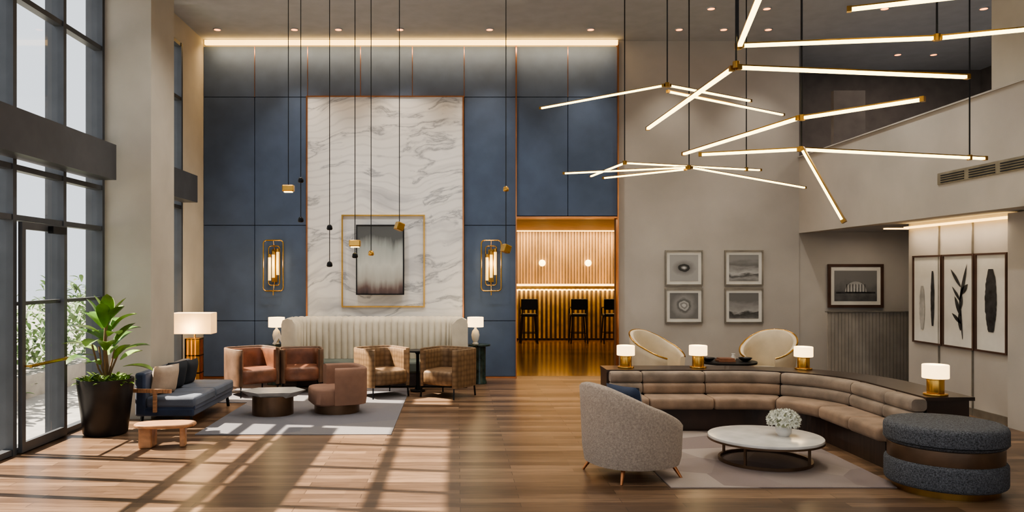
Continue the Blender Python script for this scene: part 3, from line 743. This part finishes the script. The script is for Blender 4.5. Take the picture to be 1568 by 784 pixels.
# ---------------------------------------------------------------- linear LED chandeliers
def chandelier(name,rods,stems,w=.045):
    g=group(name)
    for p,q in rods:
        rod('led_bar',p,q,w,led,g,h=w*.7,off=-w*.1); rod('brass_channel',p,q,w*1.15,brass_d,g,h=w*.3,off=w*.38)
        p=Vector(p);q=Vector(q);d=(q-p).normalized()*.035
        rod('end_cap',p-d,p,w*1.2,brass_d,g); rod('end_cap',q,q+d,w*1.2,brass_d,g)
    for x,y,z in stems:
        rod('stem',(x,y,z),(x,y,CZ),.016,black,g,round_=True); cyl('canopy',(x,y,CZ-.015),.06,.03,black,g,24)
        cyl('hub',(x,y,z),.028,.055,brass_d,g,20)
chandelier('linear_led_chandelier',[((2.33,6.56,3.6),(4.37,6.87,3.6)),((2.27,6.62,3.6),(2.22,9.29,3.6)),((2.44,6.8,3.85),(3.92,6.59,3.85)),((3.99,6.575,3.85),(4.9,6.2,3.85)),((2.40,6.78,3.85),(2.05,5.3,3.85)),((3.12,6.32,4.0),(4.2,5.87,4.0))],
   [(2.29,6.56,3.62),(2.4,6.83,3.85),(3.95,6.58,3.85)],.036)
chandelier('linear_led_chandelier',[((3.32,7.63,3.4),(3.97,6.85,3.4)),((3.27,7.68,3.4),(2.82,9.92,3.4)),((3.6,8.3,3.2),(5.89,8.94,3.2)),((3.53,8.31,3.2),(2.65,8.65,3.2)),((3.58,8.26,3.18),(3.86,8.0,2.45))],
   [(3.3,7.65,3.4),(3.57,8.29,3.2),(5.7,8.89,3.2)],.038)
chandelier('linear_led_chandelier',[((2.5,9.74,4.2),(1.17,11.04,4.2)),((2.6,9.74,4.2),(3.87,10.58,4.2)),((2.62,9.88,4.16),(4.6,11.3,4.16))],[(2.55,9.7,4.2)],.03)
chandelier('linear_led_chandelier',[((3.2,11.2,3.4),(1.6,11.84,3.4)),((3.2,11.26,3.38),(2.26,12.24,3.38)),((3.3,11.22,3.4),(5.43,12.5,3.26)),((2.43,11.47,3.5),(4.63,12.24,3.5)),((2.4,11.5,3.5),(2.18,13.0,3.5))],
   [(3.25,11.2,3.4),(2.4,11.45,3.5),(4.4,12.16,3.5)],.03)
# ---------------------------------------------------------------- small pendants
def pend(x,y,items):
    g=group('pendant_light',(x,y,0)); zmin=min(z for z,_ in items)
    top=6.02 if (-4.3<x<1.03 and y>7.5) else CZ
    rod('cord',(0,0,zmin),(0,0,top),.009,black,g,round_=True); cyl('canopy',(0,0,top-.01),.04,.02,black,g,20)
    for z,k in items:
        if k=='b':
            box('brass_block',(0,0,z),(.13,.09,.075),brass,g,.012); box('block_lens',(0,0,z-.042),(.09,.06,.008),led,g)
        elif k=='t': box('brass_cube',(0,0,z),(.09,.09,.09),brass,g,.01,rot=(0,math.radians(20),.5))
        else: lathe('black_bell',[(.012,z+.035),(.028,z+.02),(.034,z-.012),(.026,z-.025),(.005,z-.028)],black if k=='k' else brass,g,20)
pend(-1.9,9,[(2.87,'b')]); pend(-1.78,9.1,[(2.97,'k'),(2.52,'k')]); pend(-1.42,8.9,[(2.42,'k'),(2.01,'k')])
pend(-1.15,9,[(2.25,'b'),(2.11,'k')]); pend(-.98,9.1,[(2.14,'g')]); pend(-.65,9,[(2.44,'t')]); pend(.55,9,[(2.19,'t'),(2.86,'g')])

# ---------------------------------------------------------------- exterior
bx('ground_outside',-60,-4.86,-40,60,-.25,-.12,pave)
g=group('hedge')
vs=[];fs=[];random.seed(5)
for i in range(5200):
    y=random.uniform(2,24); z=random.random()**.8; hh=1.55+.25*math.sin(y*1.7)+.15*math.sin(y*4.1)
    leaf(vs,fs,(-7.6+random.uniform(-.5,.5),y,z*hh-.1),random.uniform(0,6.28),random.uniform(0,1.3),random.uniform(.15,.3),.04,.8)
mesh('foliage',vs,fs,hedge_m,g)
bx('planter',-8.2,-7.0,2,24,-.12,.25,pave,g)

# ---------------------------------------------------------------- light
w=bpy.data.worlds.new('overcast_sky'); scene.world=w; w.use_nodes=True
bg=w.node_tree.nodes['Background']; bg.inputs['Color'].default_value=(.90,.95,1,1); bg.inputs['Strength'].default_value=1.1
d=Vector((1,-.14,-1.22))
light('sun','SUN',(-10,8,12),19,(1,.85,.66),0,d.to_track_quat('-Z','Y').to_euler(),angle=.01)

cam=bpy.data.cameras.new('camera'); co=bpy.data.objects.new('camera',cam); COL.objects.link(co)
co.location=(0,0,1.9); co.rotation_euler=(pi/2,0,0); cam.lens=28.1; cam.sensor_width=36; cam.shift_x=.0536; cam.shift_y=.018
cam.clip_end=200; scene.camera=co
